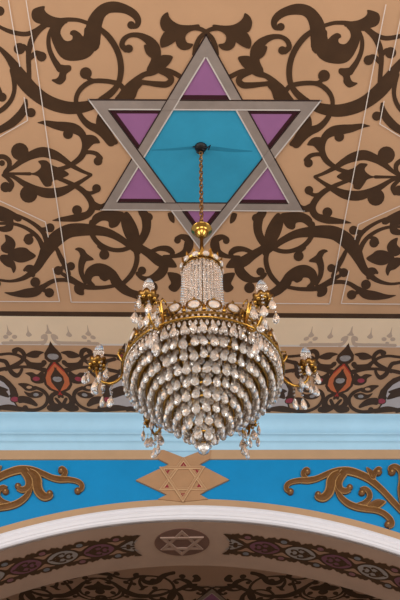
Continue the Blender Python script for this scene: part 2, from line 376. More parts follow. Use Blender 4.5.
fr.pg((24,391),(29.5,392.6),(36,390.8),(43,393),(41,396.6),(35,397.8),(28,396)).b(36,394.4,2.8,m='silver',ry=1.7)
fr.st((35,387,2.5),(43,390.5,3),(47.5,396.5,3),(46,404,3),(40,408.5,3),(32,410,3),(20,408.5,3.4),(8,405.8,3),(-8,409,3)).b(25.2,408,3)
fr.b(53.5,356.4,5.2,m='silver',ry=3).b(58.2,379,3.8,m='silver',ry=2.6)
fr.items = [(k, [(x, y, w*1.16) for x, y, w in pts] if k == 's' and m == 'brown' else pts, m) for k, pts, m in fr.items]
for k in range(-3, 5):
    for sgn in (1, -1):
        def fm(px, py, e):
            p = onz(px, py); return (AXM + k*PER + sgn*(p.x-AXM), p.y, ZC-e-(.00003 if sgn < 0 else 0)-(.000015 if k % 2 else 0))
        fr.paint(cm, fm, .002); drip.paint(cm, fm, .0028)
ceil = cm.build('ceiling'); tag(ceil, 'peach painted ceiling with brown scrollwork around the star', kind='structure')

# ------------------------------------------------------------------ the star on the ceiling
star = empty('star_medallion', (X0, Y0, ZC))
tag(star, 'large grey six-pointed star with turquoise centre and purple points on the peach ceiling', 'star')
def loc(p, e): return (p.x-X0, p.y-Y0, -e)
def line_in(a, b, c, w):                       # edge a-b moved w towards c
    d = (b-a).normalized(); n = Vector((-d.y, d.x, 0))
    if n.dot(c-a) < 0: n = -n
    return a+n*w, b+n*w
def isect(l1, l2):
    (a, b), (c, d) = l1, l2; r = b-a; s = d-c; q = r.x*s.y-r.y*s.x
    t = ((c.x-a.x)*s.y-(c.y-a.y)*s.x)/q; return a+r*t
def inset(tri, w):
    a, b, c = tri
    L = [line_in(a, b, c, w), line_in(b, c, a, w), line_in(c, a, b, w)]
    return [isect(L[2], L[0]), isect(L[0], L[1]), isect(L[1], L[2])]
BARW = (onz(200, 98.8).y-onz(200, 109.3).y)*-1
def tri_frame(name, tri, th, dark_edges):
    mb = MB(); inn = inset(tri, BARW)
    vs = [loc(p, .0) for p in tri]+[loc(p, .0) for p in inn]+[loc(p, th) for p in tri]+[loc(p, th) for p in inn]
    for i in range(3):
        j = (i+1) % 3
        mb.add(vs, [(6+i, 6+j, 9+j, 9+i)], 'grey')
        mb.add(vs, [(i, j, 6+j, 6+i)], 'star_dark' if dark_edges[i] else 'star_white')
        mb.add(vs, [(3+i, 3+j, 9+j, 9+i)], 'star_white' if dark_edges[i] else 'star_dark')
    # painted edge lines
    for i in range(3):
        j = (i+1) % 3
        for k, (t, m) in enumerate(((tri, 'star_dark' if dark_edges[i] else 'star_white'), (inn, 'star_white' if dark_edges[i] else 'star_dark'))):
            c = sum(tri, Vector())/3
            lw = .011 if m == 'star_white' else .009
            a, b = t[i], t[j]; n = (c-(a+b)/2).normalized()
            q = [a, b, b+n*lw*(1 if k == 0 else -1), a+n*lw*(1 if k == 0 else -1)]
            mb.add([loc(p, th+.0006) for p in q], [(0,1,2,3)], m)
    return mb.build(name, star), inn
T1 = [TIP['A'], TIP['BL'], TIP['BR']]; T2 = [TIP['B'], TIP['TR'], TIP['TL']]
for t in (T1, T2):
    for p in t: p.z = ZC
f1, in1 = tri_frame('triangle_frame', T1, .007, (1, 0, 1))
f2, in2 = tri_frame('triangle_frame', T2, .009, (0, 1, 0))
def bar_lines(tri, inn, i): return (tri[i], tri[(i+1)%3]), (inn[i], inn[(i+1)%3])
for i, j, (mo, mi_) in ((0, 1, ('star_dark','star_white')), (1, 2, ('star_white','star_dark')), (2, 0, ('star_dark','star_white'))):
    lo, li = bar_lines(T1, in1, i); ko, ki = bar_lines(T2, in2, j)
    wv = MB()
    q = [isect(lo, ko), isect(lo, ki), isect(li, ki), isect(li, ko)]
    wv.add([loc(p, .0098) for p in q], [(0,1,2,3)], 'grey')
    for a, b, c, m_ in ((0, 1, 2, mo), (2, 3, 0, mi_)):
        n = (q[c]-q[b]).normalized() if a == 0 else (q[1]-q[2]).normalized()
        lw = .009 if m_ == 'star_dark' else .011
        wv.add([loc(p, .0103) for p in (q[a], q[b], q[b]+n*lw, q[a]+n*lw)], [(0,1,2,3)], m_)
    wv.build('crossing', star)
hexp = MB()
pts = []
E1 = [(T1[i], T1[(i+1)%3]) for i in range(3)]; E2 = [(T2[i], T2[(i+1)%3]) for i in range(3)]
I1 = [(in1[i], in1[(i+1)%3]) for i in range(3)]; I2 = [(in2[i], in2[(i+1)%3]) for i in range(3)]
cen = sum(T1, Vector())/6+sum(T2, Vector())/6
hx = []
for e in E1:
    for f in E2:
        q = isect(e, f)
        if (q-cen).length < (T1[0]-cen).length*.75: hx.append(q)
hx.sort(key=lambda q: math.atan2(q.y-cen.y, q.x-cen.x))
hexp.add([loc(q, .002) for q in hx], [tuple(range(6))], 'hexblue')
def hp(px, py, e): p = onz(px, py); return loc(p, .0022+e)
so = Art(); so.st((152,150,1),(175,149,2.4),(195,147.5,3),(215,148.5,4),(235,150.5,3),(252,151,1), m='soot'); so.paint(hexp, hp, .0002)
hexp.build('hexagon_panel', star)
for tri, other in ((T1, E2), (T2, E1)):
    for i in range(3):
        a = tri[i]
        # base: the edge of the other triangle that cuts off this tip
        best = None
        for e in other:
            p = isect(e, (a, tri[(i+1)%3])); q = isect(e, (a, tri[(i+2)%3]))
            s = (p-a).length+(q-a).length
            if best is None or s < best[0]: best = (s, p, q)
        _, p, q = best
        mb = MB(); mb.add([loc(x, .002) for x in (a, p, q)], [(0,1,2)], 'purple')
        T = [a, p, q]; w = BARW*1.0
        up = tri is T1
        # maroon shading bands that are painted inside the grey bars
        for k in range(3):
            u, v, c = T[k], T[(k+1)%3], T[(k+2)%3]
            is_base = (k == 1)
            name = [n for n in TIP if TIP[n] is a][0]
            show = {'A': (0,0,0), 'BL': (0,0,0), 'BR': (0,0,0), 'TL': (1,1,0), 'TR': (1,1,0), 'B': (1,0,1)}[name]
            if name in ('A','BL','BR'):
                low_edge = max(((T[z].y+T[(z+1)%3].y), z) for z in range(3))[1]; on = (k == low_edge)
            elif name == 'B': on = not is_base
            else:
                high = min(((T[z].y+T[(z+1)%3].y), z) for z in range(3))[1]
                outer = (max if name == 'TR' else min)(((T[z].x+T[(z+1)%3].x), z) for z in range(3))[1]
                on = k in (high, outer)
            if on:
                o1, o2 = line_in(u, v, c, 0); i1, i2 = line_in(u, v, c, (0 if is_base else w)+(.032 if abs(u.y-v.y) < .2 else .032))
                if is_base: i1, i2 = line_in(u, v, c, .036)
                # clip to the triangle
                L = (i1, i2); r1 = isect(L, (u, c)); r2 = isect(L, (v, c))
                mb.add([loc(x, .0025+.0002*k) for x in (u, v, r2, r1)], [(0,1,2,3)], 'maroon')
        mb.build('point_panel', star)

# ------------------------------------------------------------------ cove, wall and arch
z_lo = ony(200, 451.6).z; z_tan = ony(200, 460.).z
SLA = (ony(350,451.3).z-ony(50,451.8).z)/(ony(350,451.3).x-ony(50,451.8).x)
mb = MB()
P0 = Vector((YE, ZC)); P1 = Vector((YW-.012, z_lo)); dv = P1-P0; nv = Vector((-dv.y, dv.x)).normalized()
if nv.x > 0: nv = -nv
prof = [(0,0),(.0,.01),(.04,.004),(.12,-.022),(.22,-.036),(.32,-.038),(.42,-.03),(.49,-.012),(.52,.004),(.545,.010),(.57,.004),(.58,-.006),(.66,-.012),(.71,-.010),(.73,-.002),(.745,-.001),(.755,-.010),(.82,-.012),(.93,-.010),(1.,0)]
vs = []; fs = []
for x in (-5.5, 5.5):
    for u, n in prof:
        q = P0+dv*u+nv*n; vs.append((x, q.x, q.y+SLA*u*(x-ony(200,452).x)))
L = len(prof)
for i in range(L-1): fs.append((i, i+1, L+i+1, L+i))
mb.add(vs, fs, 'sky', True)
tag(mb.build('trim_1'), 'light blue cove cornice between the painted ceiling and the blue wall', kind='structure')

# circle of the arch from the outer edge of its white moulding
pp = [ony(*p) for p in ((0,536.),(25,530.6),(50,524.7),(100,513.3),(150,509.2),(200,508),(250,510),(300,518.5),(350,529),(400,541.5))]
A_ = np.array([[2*p.x, 2*p.z, 1] for p in pp]); b_ = np.array([p.x**2+p.z**2 for p in pp])
sol = np.linalg.lstsq(A_, b_, rcond=None)[0]
AX, AZ = sol[0], sol[1]; RO = math.sqrt(sol[2]+AX*AX+AZ*AZ)
crown = AZ+RO
RI = RO-(ony(190,508).z-ony(190,520.3).z)
RT = RO+(ony(190,499.8).z-ony(190,508.).z)
yback = onz(190, 565.5, AZ+RI).y

AM = math.radians(38); NA = 72
def arc(r, a): return AX+r*math.sin(a), AZ+r*math.cos(a)
angs = [-AM+2*AM*i/NA for i in range(NA+1)]
mb = MB(); vs = []; fs = []
for a in angs:
    x, z = arc(RI, a); vs += [(x, YW, z), (x, YW, ZC)]
for i in range(NA): fs.append((2*i, 2*i+2, 2*i+3, 2*i+1))
xl, zl = arc(RI, -AM); xr, zr = arc(RI, AM)
mb.add(vs, fs, 'azure')
mb.add([(-5.5,YW,0),(xl,YW,0),(xl,YW,zl),(xl,YW,ZC),(-5.5,YW,ZC)], [(0,1,2,3,4)], 'azure')
mb.add([(xr,YW,0),(5.5,YW,0),(5.5,YW,ZC),(xr,YW,ZC),(xr,YW,zr)], [(0,1,2,3,4)], 'azure')
wall = mb.build('wall_front'); tag(wall, 'azure blue spandrel wall above the arch', kind='structure')
def arcstrip(name, prof, m, label, ms=None):
    mb = MB(); n = len(prof); vs = []
    for a in angs:
        for r, d in prof:
            x, z = arc(r, a); vs.append((x, YW-d, z))
    for i in range(n-1):
        mb.add(vs, [(k*n+i, (k+1)*n+i, (k+1)*n+i+1, k*n+i+1) for k in range(NA)], (ms[i] if ms else m), False)
    o = mb.build(name); tag(o, label, kind='structure'); return o
arcstrip('trim_2', [(RT,0),(RT,.016),(RO,.016),(RO,0)], 'tan', 'tan border strip following the arch')
th = RO-RI
arcstrip('trim_3', [(RO+.004,.0),(RO+.004,.046),(RO-.15*th,.056),(RO-.22*th,.050),(RO-.28*th,.043),(RO-.36*th,.049),(RO-.55*th,.054),(RO-.72*th,.049),(RO-.78*th,.040),(RO-.9*th,.036),(RI,.02),(RI,-.03)], 'white', 'white moulding around the edge of the arch')
mb = MB()
mb.box((-5.5, YW-.018, z_tan), (5.5, YW, z_lo+.01), 'tan')
tag(mb.build('trim_4'), 'tan strip below the light blue cove', kind='structure')

# soffit of the arch with its painted chains
DEP = yback-YW
sm = MB(); vs = []; fs = []
for a in angs:
    x, z = arc(RI, a); vs += [(x, YW+.0, z), (x, yback, z)]
for i in range(NA): fs.append((2*i, 2*i+1, 2*i+3, 2*i+2))
sm.add(vs, fs, 'soffit')
# edges: jambs below the springing
sm.add([(xl,YW,zl),(xl,yback,zl),(xl,yback,0),(xl,YW,0)], [(0,1,2,3)], 'soffit')
sm.add([(xr,YW,zr),(xr,yback,zr),(xr,yback,0),(xr,YW,0)], [(0,1,2,3)], 'soffit')
def sof_px(px, py):                            # pixel -> (arc length s, depth t) on the soffit
    d = ray(px, py); lo, hi = .5, 20.
    d = d/d.y
    f = lambda t: RI-math.hypot((EYE+d*t).x-AX, (EYE+d*t).z-AZ)
    t0 = YW-.5
    a, b = t0, YW+3
    for _ in range(60):
        mid_ = (a+b)/2
        if f(mid_) > 0: a = mid_
        else: b = mid_
    p = EYE+d*a; return math.atan2(p.x-AX, p.z-AZ)*RI, p.y-YW
rc = sof_px(182, 542)
S0 = rc[0]; TM = rc[1]
def sf(s, t, e):
    a = s/RI; r = RI-e; return (AX+r*math.sin(a), YW+t, AZ+r*math.cos(a))
M['salmon'] = mat('salmon_paint', (164, 128, 106), .7, var=.06)
ch = Art(); D = dict(m='brown')
NL = 7
U0 = .49; CR0 = .69; PL = .38                  # notch, first crossing, lens pitch
def both(f):
    for sg in (1, -1): f(sg)
cross = [CR0+PL*k for k in range(NL)]
END = cross[-1]+.02
dense = []
def hh(u):                                     # half height of the dark leafy border
    ph = (u-CR0)/PL*2*PI
    return 22.0+1.6*math.cos(ph)+1.6*math.cos(3*ph)-1.4*math.cos(6*ph+.6)
us = [U0+.02+i*.02 for i in range(int((END-U0-.02)/.02))]
outl = [(u*100, min(hh(u), 24)) for u in us]
notch = [(us[0]*100-.01, v) for v in (-14,-7,0,7,14)]
ch.items.append(('p', [(u, v*1.05) for u, v in outl]+[(u, -v*1.05) for u, v in outl[::-1]]+notch, 'salmon'))
ch.items.append(('p', outl+[(u, -v) for u, v in outl[::-1]]+notch, 'brown'))
def lens(c, m, a=16, b=13, n=10):
    pts = [(c-a*math.cos(PI*i/n), b*math.sin(PI*i/n)**1.25) for i in range(n+1)]
    ch.items.append(('p', pts+[(x, -y) for x, y in pts[::-1][1:-1]], m))
def flourish(c, s=1):
    both(lambda g: ch.st((c+1*s,0,2.2),(c+5*s,5*g,2.8),(c+9*s,4.6*g,2.8),(c+9*s,1.8*g,2.4), **D))
    both(lambda g: ch.st((c-11*s,0,2),(c-7*s,4.6*g,2.4),(c-2.5*s,8*g,2.8),(c+1.5*s,8.6*g,2.4),(c+2*s,6.4*g,2), **D))
    ch.st((c-13*s,0,2.6),(c-4*s,0,3.8),(c+3*s,0,2.4), **D); ch.b(c-5*s,2.8,2.4).b(c-5*s,-2.8,2.4)
for k, u in enumerate(cross):
    U = u*100
    both(lambda g: ch.pg((U-9.5,g*13.5),(U-5,g*9.5),(U,g*5),(U+5,g*9.5),(U+9.5,g*13.5),(U+5,g*13.5),(U-5,g*13.5), m='salmon'))
    both(lambda g: ch.b(U, g*17.4, 5.6))
    ch.b(U, 17.4, 3.4, m='steel' if k % 2 else 'mauve_jewel'); ch.b(U, -17.4, 3.4, m='mauve_jewel' if k % 2 else 'steel')
    if k < NL-1:
        c = (u+PL/2)*100; lens(c, 'slate' if k % 2 else 'mauve'); flourish(c, -1)
# half lens at the notched end
both(lambda g: ch.items.append(('p', [((U0-.06)*100, 21.5*g), ((U0-.03)*100, 22.6*g), ((U0+.025)*100, 22*g), ((U0+.025)*100, 6*g), ((U0+.012)*100, 9*g), ((U0-.012)*100, 15*g)], 'brown')))
h = [((U0-.03+.055*(1-(v/12)**2))*100, v) for v in (-12,-6,0,6,12)]
ch.items.append(('p', h+[(54,10.5),(59,7),(63,3),(66.5,0),(63,-3),(59,-7),(54,-10.5)], 'slate'))
ch.st((66,0,1.8),(58,0,2.6),(52,0,3.4), **D).b(57,3,2.4).b(57,-3,2.4).b(51.5,5,1.6).b(51.5,-5,1.6)
for sg in (1, -1):
    def fs_(u, v, e, sg=sg): return sf(S0+sg*u/100, TM+.015-v/100, e)
    # fine subdivision is not needed: shapes are small against the arch's radius; strips are split along u
    ch2 = Art()
    for k, pts, m in ch.items:
        if k == 'p' and len(pts) > 100:
            n = (len(pts)-5)//2; a = pts[:n]; b = pts[n:2*n][::-1]
            e = .0012 if m == 'salmon' else .002
            sm.add([fs_(*q, e) for q in a]+[fs_(*q, e) for q in b], [(i, i+1, n+i+1, n+i) for i in range(n-1)], m)
            nt = pts[2*n:]; sm.add([fs_(*q, e) for q in [b[0]]+nt+[a[0]]], [tuple(range(len(nt)+2))], m)
        else: ch2.items.append((k, pts, m))
    for i, it in enumerate(ch2.items):
        one = Art(); one.items = [it]; k, pts, m = it
        if m == 'salmon': e = .0045
        elif m in ('slate', 'mauve'): e = .006
        elif m == 'brown' and k == 'p' and max(p[0] for p in pts)-min(p[0] for p in pts) > 9: e = .005
        elif m == 'brown': e = .0095
        else: e = .0065
        one.paint(sm, fs_, e+i*.000002)
sof = sm.build('trim_5'); tag(sof, 'brown underside of the arch with two painted chains of lozenges', kind='structure')

# roundel with a star, set in the crown of the arch
rd = empty('star_roundel', sf(S0, TM, 0))
tag(rd, 'round dark panel with small pale six-pointed star under the crown of the arch', 'star panel')
o0 = Vector(rd.location)
def rl(u, v, e): return Vector(sf(S0+u, TM-v, e))-o0
mb = MB(); n = 40; R_ = .292
vs = [rl(R_*math.cos(2*PI*i/n), R_*math.sin(2*PI*i/n), .0) for i in range(n)]+[rl(R_*math.cos(2*PI*i/n), R_*math.sin(2*PI*i/n), .006) for i in range(n)]
mb.add(vs, [tuple(range(n, 2*n))], 'roundel'); mb.add(vs, [(i, (i+1)%n, n+(i+1)%n, n+i) for i in range(n)], 'roundel')
mb.build('disc', rd)
def star_bars(fn, r, w, e0, e1, m, mb, lift=.0):
    for k in range(2):
        ang = [PI/2+k*PI+i*2*PI/3 for i in range(3)]
        o = [(r*math.cos(a), r*math.sin(a)) for a in ang]; q = (r-2*w); i_ = [(q*math.cos(a), q*math.sin(a)) for a in ang]
        e = e1+k*lift
        vs = [fn(*p, e) for p in o]+[fn(*p, e) for p in i_]+[fn(*p, e0) for p in o]+[fn(*p, e0) for p in i_]
        for a in range(3):
            b = (a+1) % 3
            mb.add(vs, [(a, b, 3+b, 3+a), (a, b, 6+b, 6+a), (3+a, 3+b, 9+b, 9+a)], m)
mb = MB(); star_bars(rl, .265, .036, .006, .018, 'soffit_star', mb, .003); mb.build('star', rd)

# ------------------------------------------------------------------ the bay beyond the arch
far = onz(212, 588); XF, YF = far.x, far.y+1.02
fm_ = MB(); fm_.box((-5.5, yback, ZC), (5.5, yback+7, ZC+.15), 'rose')
def ff(sg):
    def f(px, py, e):
        p = onz(px, py); return (XF+sg*(p.x-X0), YF-(p.y-Y0), ZC-e)
    return f
def ffs(sg):
    def f(px, py, e):
        p = onz(px, py); return (XF+sg*(p.x-X0), YF+(p.y-Y0), ZC-e)
    return f
pal = Art(); pal.items = top.items[-5:]
for sg in (1, -1):
    for a in (low, mid, trefoil): a.paint(fm_, ff(sg), .001)
    xt = onz(9, 253).x
    def fr2(px, py, e, sg=sg): p = onz(px, py); return (XF+sg*(2*xt-p.x-X0), YF-(p.y-Y0), ZC-e-.00001)
    for a in (low, mid, trefoil): a.paint(fm_, fr2, .001)
    pal.paint(fm_, ffs(sg), .008)
fc = fm_.build('ceiling'); tag(fc, 'dim scrollwork ceiling of the bay beyond the arch', kind='structure')
s2 = star.copy(); C.objects.link(s2); s2.location = (XF, YF, ZC); s2['label'] = 'dark star tip on the dim ceiling seen below the arch, at the bottom edge'
for chd in list(star.children):
    c = chd.copy(); C.objects.link(c); c.parent = s2
# unseen walls added to keep the far bay dark, and the hall floor
mb = MB(); mb.box((-5.5, yback+7, 0), (5.5, yback+7.2, ZC), 'plaster'); tag(mb.build('unseen_wall_back'), 'unseen plain wall added to keep the far bay dark', kind='structure')
for nm, x in (('unseen_wall_left', -5.7), ('unseen_wall_right', 5.5)):
    mb = MB(); mb.box((x, YW, 0), (x+.2, yback+7, ZC+.15), 'plaster'); tag(mb.build(nm), 'unseen plain side wall added to keep light out of the far bay', kind='structure')
mb = MB(); mb.box((-5.7, -6, -.1), (5.7, yback+7.2, 0), 'stone'); tag(mb.build('floor'), 'pale stone floor of the hall', kind='structure')
# back of the wall above the arch, so the far bay stays closed
mb = MB()
for k in range(NA):
    x0, z0 = arc(RI, angs[k]); x1, z1 = arc(RI, angs[k+1])
    mb.add([(x0,yback,z0),(x1,yback,z1),(x1,yback,ZC),(x0,yback,ZC)], [(0,1,2,3)], 'plaster')
mb.add([(-5.5,yback,0),(xl,yback,0),(xl,yback,zl),(xl,yback,ZC),(-5.5,yback,ZC)], [(0,1,2,3,4)], 'plaster')
mb.add([(xr,yback,0),(5.5,yback,0),(5.5,yback,ZC),(xr,yback,ZC),(xr,yback,zr)], [(0,1,2,3,4)], 'plaster')
tag(mb.build('wall_arch'), 'rear face of the arch wall', kind='structure')

# ------------------------------------------------------------------ relief scrolls on the blue wall
def relief(mb, pts, fn, d=.03, m='gilt', edge='gilt_edge', taper=True):
    P = spline([tuple(map(float, p)) for p in pts], 7); prof = [(-1.08,0),(-1.08,.65),(-.96,.95),(-.82,.84),(0,.96),(.82,.84),(.96,.95),(1.08,.65),(1.08,0)]
    rows = []
    for i, (x, y, w) in enumerate(P):
        a = P[max(i-1,0)]; b = P[min(i+1,len(P)-1)]
        dx, dy = b[0]-a[0], b[1]-a[1]; q = math.hypot(dx, dy) or 1
        nx, ny = -dy/q*w/2, dx/q*w/2
        rows.append([fn(x+nx*o, y+ny*o, d*h_) for o, h_ in prof])
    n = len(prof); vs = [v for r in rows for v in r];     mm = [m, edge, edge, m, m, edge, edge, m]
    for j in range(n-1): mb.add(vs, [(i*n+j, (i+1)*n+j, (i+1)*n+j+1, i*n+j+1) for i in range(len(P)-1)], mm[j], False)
    mb.add(vs, [tuple(range(n))[::-1], tuple((len(P)-1)*n+j for j in range(n))], m)
def dome(mb, x, y, r, fn, d=.034, m='gilt'):
    vs = []; fs = []; n = 16; pr = [(1.1,0),(1.1,.6),(.92,.9),(.3,1.08)]
    for q, h_ in pr: vs += [fn(x+r*q*math.cos(2*PI*k/n), y+r*q*math.sin(2*PI*k/n), d*h_) for k in range(n)]
    for i in range(len(pr)-1): fs += [(i*n+k, i*n+(k+1)%n, (i+1)*n+(k+1)%n, (i+1)*n+k) for k in range(n)]
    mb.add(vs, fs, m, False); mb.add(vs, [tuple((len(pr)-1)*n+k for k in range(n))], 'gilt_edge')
def leaf(mb, pts, fn, d=.03, m='gilt'):
    O = closed(pts, 4); cx = sum(p[0] for p in O)/len(O); cy = sum(p[1] for p in O)/len(O); n = len(O); vs = []
    for q, h_ in ((1,0),(1,.55),(.84,.9),(.6,.8)): vs += [fn(cx+(x-cx)*q, cy+(y-cy)*q, d*h_) for x, y in O]
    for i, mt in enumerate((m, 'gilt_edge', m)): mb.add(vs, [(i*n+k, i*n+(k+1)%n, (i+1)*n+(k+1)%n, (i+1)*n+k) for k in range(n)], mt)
    mb.add(vs, [tuple(3*n+k for k in range(n))], m)
XS = ony(184.4, 480).x                          # axis of the spandrel
for nm_lbl, sg in (('gold carved scroll on the blue wall at the right of the plaque', 1), ('gold carved scroll on the blue wall at the left of the plaque', -1)):
    base = ony(345, 490); org = Vector((XS+sg*(base.x-XS), YW, base.z))
    def fw(px, py, d, sg=sg):
        p = ony(px, py); return Vector((XS+sg*(p.x-XS), YW-.003-d, p.z))-org
    root = empty('scroll_ornament', org); tag(root, nm_lbl, 'ornament', 'carved scrolls on the blue wall')
    mb = MB()
    relief(mb, [(290.5,493,3.6),(286.6,490.5,4.6),(286.6,486.3,4.8),(291,483.2,4.8),(299,481.6,5.2),(308,481.4,6.2),(316,479.8,5.8),(324,476.4,5.6),(332,473.1,5.8),(340,471.8,7),(349,472.2,7.8),(358,474.8,7.4),(368,479.4,7.2),(376,485.7,6.2),(384,493.2,5.8),(392,502,5.8),(400,510.5,5.6),(409,520,5.6)], fw)
    dome(mb, 290.2, 492.6, 3.1, fw)
    relief(mb, [(309,481,3.6),(304.2,477.8,4.2),(302.8,473.6,4.2),(306,470.3,4),(309,471.5,3.4)], fw, .028); dome(mb, 307, 472.6, 3, fw)
    mb.build('main_stem', root)
    mb = MB(); relief(mb, [(339,473.5,5),(334,477,8),(331,482,9.4),(330.3,488,9.2),(328.3,494,9),(323.5,498.6,8),(318.5,498.4,6.4),(316.3,495.8,5)], fw, .036); dome(mb, 317.8, 495.3, 2.9, fw); mb.build('acanthus_leaf', root)
    mb = MB(); relief(mb, [(344,473.3,8),(339.8,478.5,8.6),(338.3,485,7.2),(340.2,490.3,6.2),(345,492.2,5.6),(349.6,490.3,4.8)], fw, .033); dome(mb, 349.4, 488.3, 2.9, fw); mb.build('inner_curl', root)
    mb = MB()
    relief(mb, [(335.6,488,3),(339.6,497,5),(347,504,6.2),(356,508,6.4),(366,510,6),(376,511.4,5.6),(384,514.9,5.4),(390,520.6,5.6),(391.3,525.6,5.4),(387.6,528,4)], fw, .031); dome(mb, 387.6, 525.2, 3.2, fw)
    relief(mb, [(356,506,3),(364,503.8,4.8),(369,499,5.4),(368.6,493.2,5.2),(364.4,489.8,4.6),(360.3,490.8,4)], fw, .029); dome(mb, 361.6, 493.6, 3.1, fw)
    mb.build('lower_stem', root)
    mb = MB(); leaf(mb, [(365,507.3),(371.5,502.3),(378,500),(386,502.6),(382,507),(377,510),(370,509.5)], fw, .033); mb.build('leaf', root)
    mb = MB(); leaf(mb, [(371,481),(367.4,474),(366,468),(370.2,470.2),(374.2,474),(375,481)], fw, .035)
    relief(mb, [(372.5,480.5,4.6),(374.5,473.6,5),(378,470,4.4),(380.6,471.5,4)], fw, .03); dome(mb, 378, 473, 3.5, fw); mb.build('bud', root)
    mb = MB(); relief(mb, [(391.5,473.5,4),(389.8,469.4,4.6),(395,467.6,5),(400.6,472.5,6),(401.5,481,6.2),(400,491,5.4),(401.5,503,4.4),(405,513,4)], fw, .03); dome(mb, 391.6, 472.8, 3.5, fw); mb.build('upper_curl', root)

# ------------------------------------------------------------------ the lozenge plaque with a star
po = ony(183.3, 481.3)
pq = empty('star_plaque', po); tag(pq, 'raised tan lozenge plaque with interlaced star and red points above the arch', 'plaque')
def pw(px, py, d): p = ony(px, py); return Vector((p.x, YW-.003-d, p.z))-po
def prism(mb, pts, fn, d0, d1, m, bev=0.):
    n = len(pts); cx = sum(p[0] for p in pts)/n; cy = sum(p[1] for p in pts)/n
    ins = [(cx+(x-cx)*(1-bev), cy+(y-cy)*(1-bev)) for x, y in pts]
    vs = [fn(*p, d0) for p in pts]+[fn(*p, d1-(.004 if bev else 0)) for p in pts]+[fn(*p, d1) for p in ins]
    mb.add(vs, [tuple(range(2*n, 3*n))], m)
    for k in (0, 1): mb.add(vs, [(k*n+i, k*n+(i+1)%n, (k+1)*n+(i+1)%n, (k+1)*n+i) for i in range(n)], m)
mb = MB(); prism(mb, [(157,451.4),(164,451.4),(183.6,459),(203,451.4),(211,451.4),(210,460),(199.3,465.8),(229,481),(206.5,491.8),(199.8,495.8),(208,500.5),(183,503),(158,500.5),(167,496),(159.5,492.3),(136,481.5),(169,465.6),(158,460)], pw, 0, .026, 'plaque'); mb.build('board', pq)
tp = dict(T=(183.6,458.7), LL=(158.9,492.3), LR=(207,491.6), B=(183.,504.5), UL=(159.4,468.9), UR=(205,468.4))
for k, (a, b, c) in enumerate((('T','LL','LR'), ('B','UR','UL'))):
    mb = MB(); o = [tp[a], tp[b], tp[c]]; cx = sum(p[0] for p in o)/3; cy = sum(p[1] for p in o)/3
    i_ = [(cx+(x-cx)*.775, cy+(y-cy)*.775) for x, y in o]; o2 = [(cx+(x-cx)*.965, cy+(y-cy)*.965) for x, y in o]; i2 = [(cx+(x-cx)*.81, cy+(y-cy)*.81) for x, y in o]
    top_ = .040+.004*k
    vs = [pw(*p, .026) for p in o]+[pw(*p, top_-.004) for p in o]+[pw(*p, top_) for p in o2]+[pw(*p, top_) for p in i2]+[pw(*p, top_-.004) for p in i_]+[pw(*p, .026) for p in i_]
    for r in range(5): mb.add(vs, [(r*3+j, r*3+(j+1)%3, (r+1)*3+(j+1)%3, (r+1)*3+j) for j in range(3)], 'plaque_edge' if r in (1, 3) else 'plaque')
    mb.build('triangle_bar', pq)
def tri2d(c, r, up): return [(c[0]+r*math.sin(a), c[1]-r*math.cos(a)*.98) for a in ((0, 2*PI/3, -2*PI/3) if up else (PI, PI/3, -PI/3))]
for key, up in (('T',1),('LL',1),('LR',1),('B',0),('UL',0),('UR',0)):
    x, y = tp[key]; cx, cy = 183.2, 480.6; c = (x+(cx-x)*.315, y+(cy-y)*.315)
    mb = MB(); mb.add([pw(*p, .0268) for p in tri2d(c, 4.2, up)], [(0,1,2)], 'crimson')
    q = tri2d((c[0], c[1]+(1.2 if up else -.6)), 1.2, up); mb.add([pw(*p, .0275) for p in q], [(0,1,2)], 'plaque')
    mb.build('red_point', pq)
# light blue wall showing in the notch above the plaque
o = bpy.data.objects['trim_4']; bpy.data.objects.remove(o)
def ws(px, py, d): p = ony(px, py); return (p.x, YW-d, p.z)
mb = MB()
xl_, xr_ = -5.5, 5.5
for xa, xb in ((-5.5, ws(158,455,0)[0]), (ws(210,455,0)[0], 5.5)): 
    zt = lambda x: z_tan+SLA*(x-ws(200,460,0)[0]); zl_ = lambda x: z_lo+.01+SLA*(x-ws(200,452,0)[0])
    vs = [(x, y, f(x)) for x in (xa, xb) for y in (YW-.018, YW) for f in (zt, zl_)]
    mb.add(vs, [(0,1,5,4),(2,3,7,6),(0,4,6,2),(1,3,7,5),(0,2,3,1),(4,5,7,6)], 'tan')
tag(mb.build('trim_4'), 'tan strip below the light blue cove', kind='structure')
mb = MB(); mb.add([ws(158,451,.002), ws(210,451,.002), ws(206,459,.002), ws(162,459,.002)], [(0,1,2,3)], 'sky'); tag(mb.build('trim_6'), 'light blue notch above the plaque', kind='structure')

# ------------------------------------------------------------------ the chandelier
HX, HY = HOOK.x, HOOK.y
def h_at(py):
    a, b = 0., ZC
    for _ in range(50):
        m_ = (a+b)/2
        if proj((HX, HY, m_))[1] > py: a = m_
        else: b = m_
    return a-ZC                                  # z relative to the hook
ch_root = empty('chandelier', (HX, HY, ZC)); tag(ch_root, 'gold and crystal basket chandelier hanging on a chain from the star', 'chandelier')
z_can, z_cor, z_ring, z_tip = h_at(229), h_at(271), h_at(366), h_at(449)
PXM = None
def dist_px(z, px): p = Vector((HX, HY, ZC+z)); c = ROT.transposed()@(p-EYE); return px*-c.z/F
R0 = dist_px(z_ring, 75.5); RCOR = dist_px(z_cor, 18.8); RARM = dist_px(h_at(357), 104)
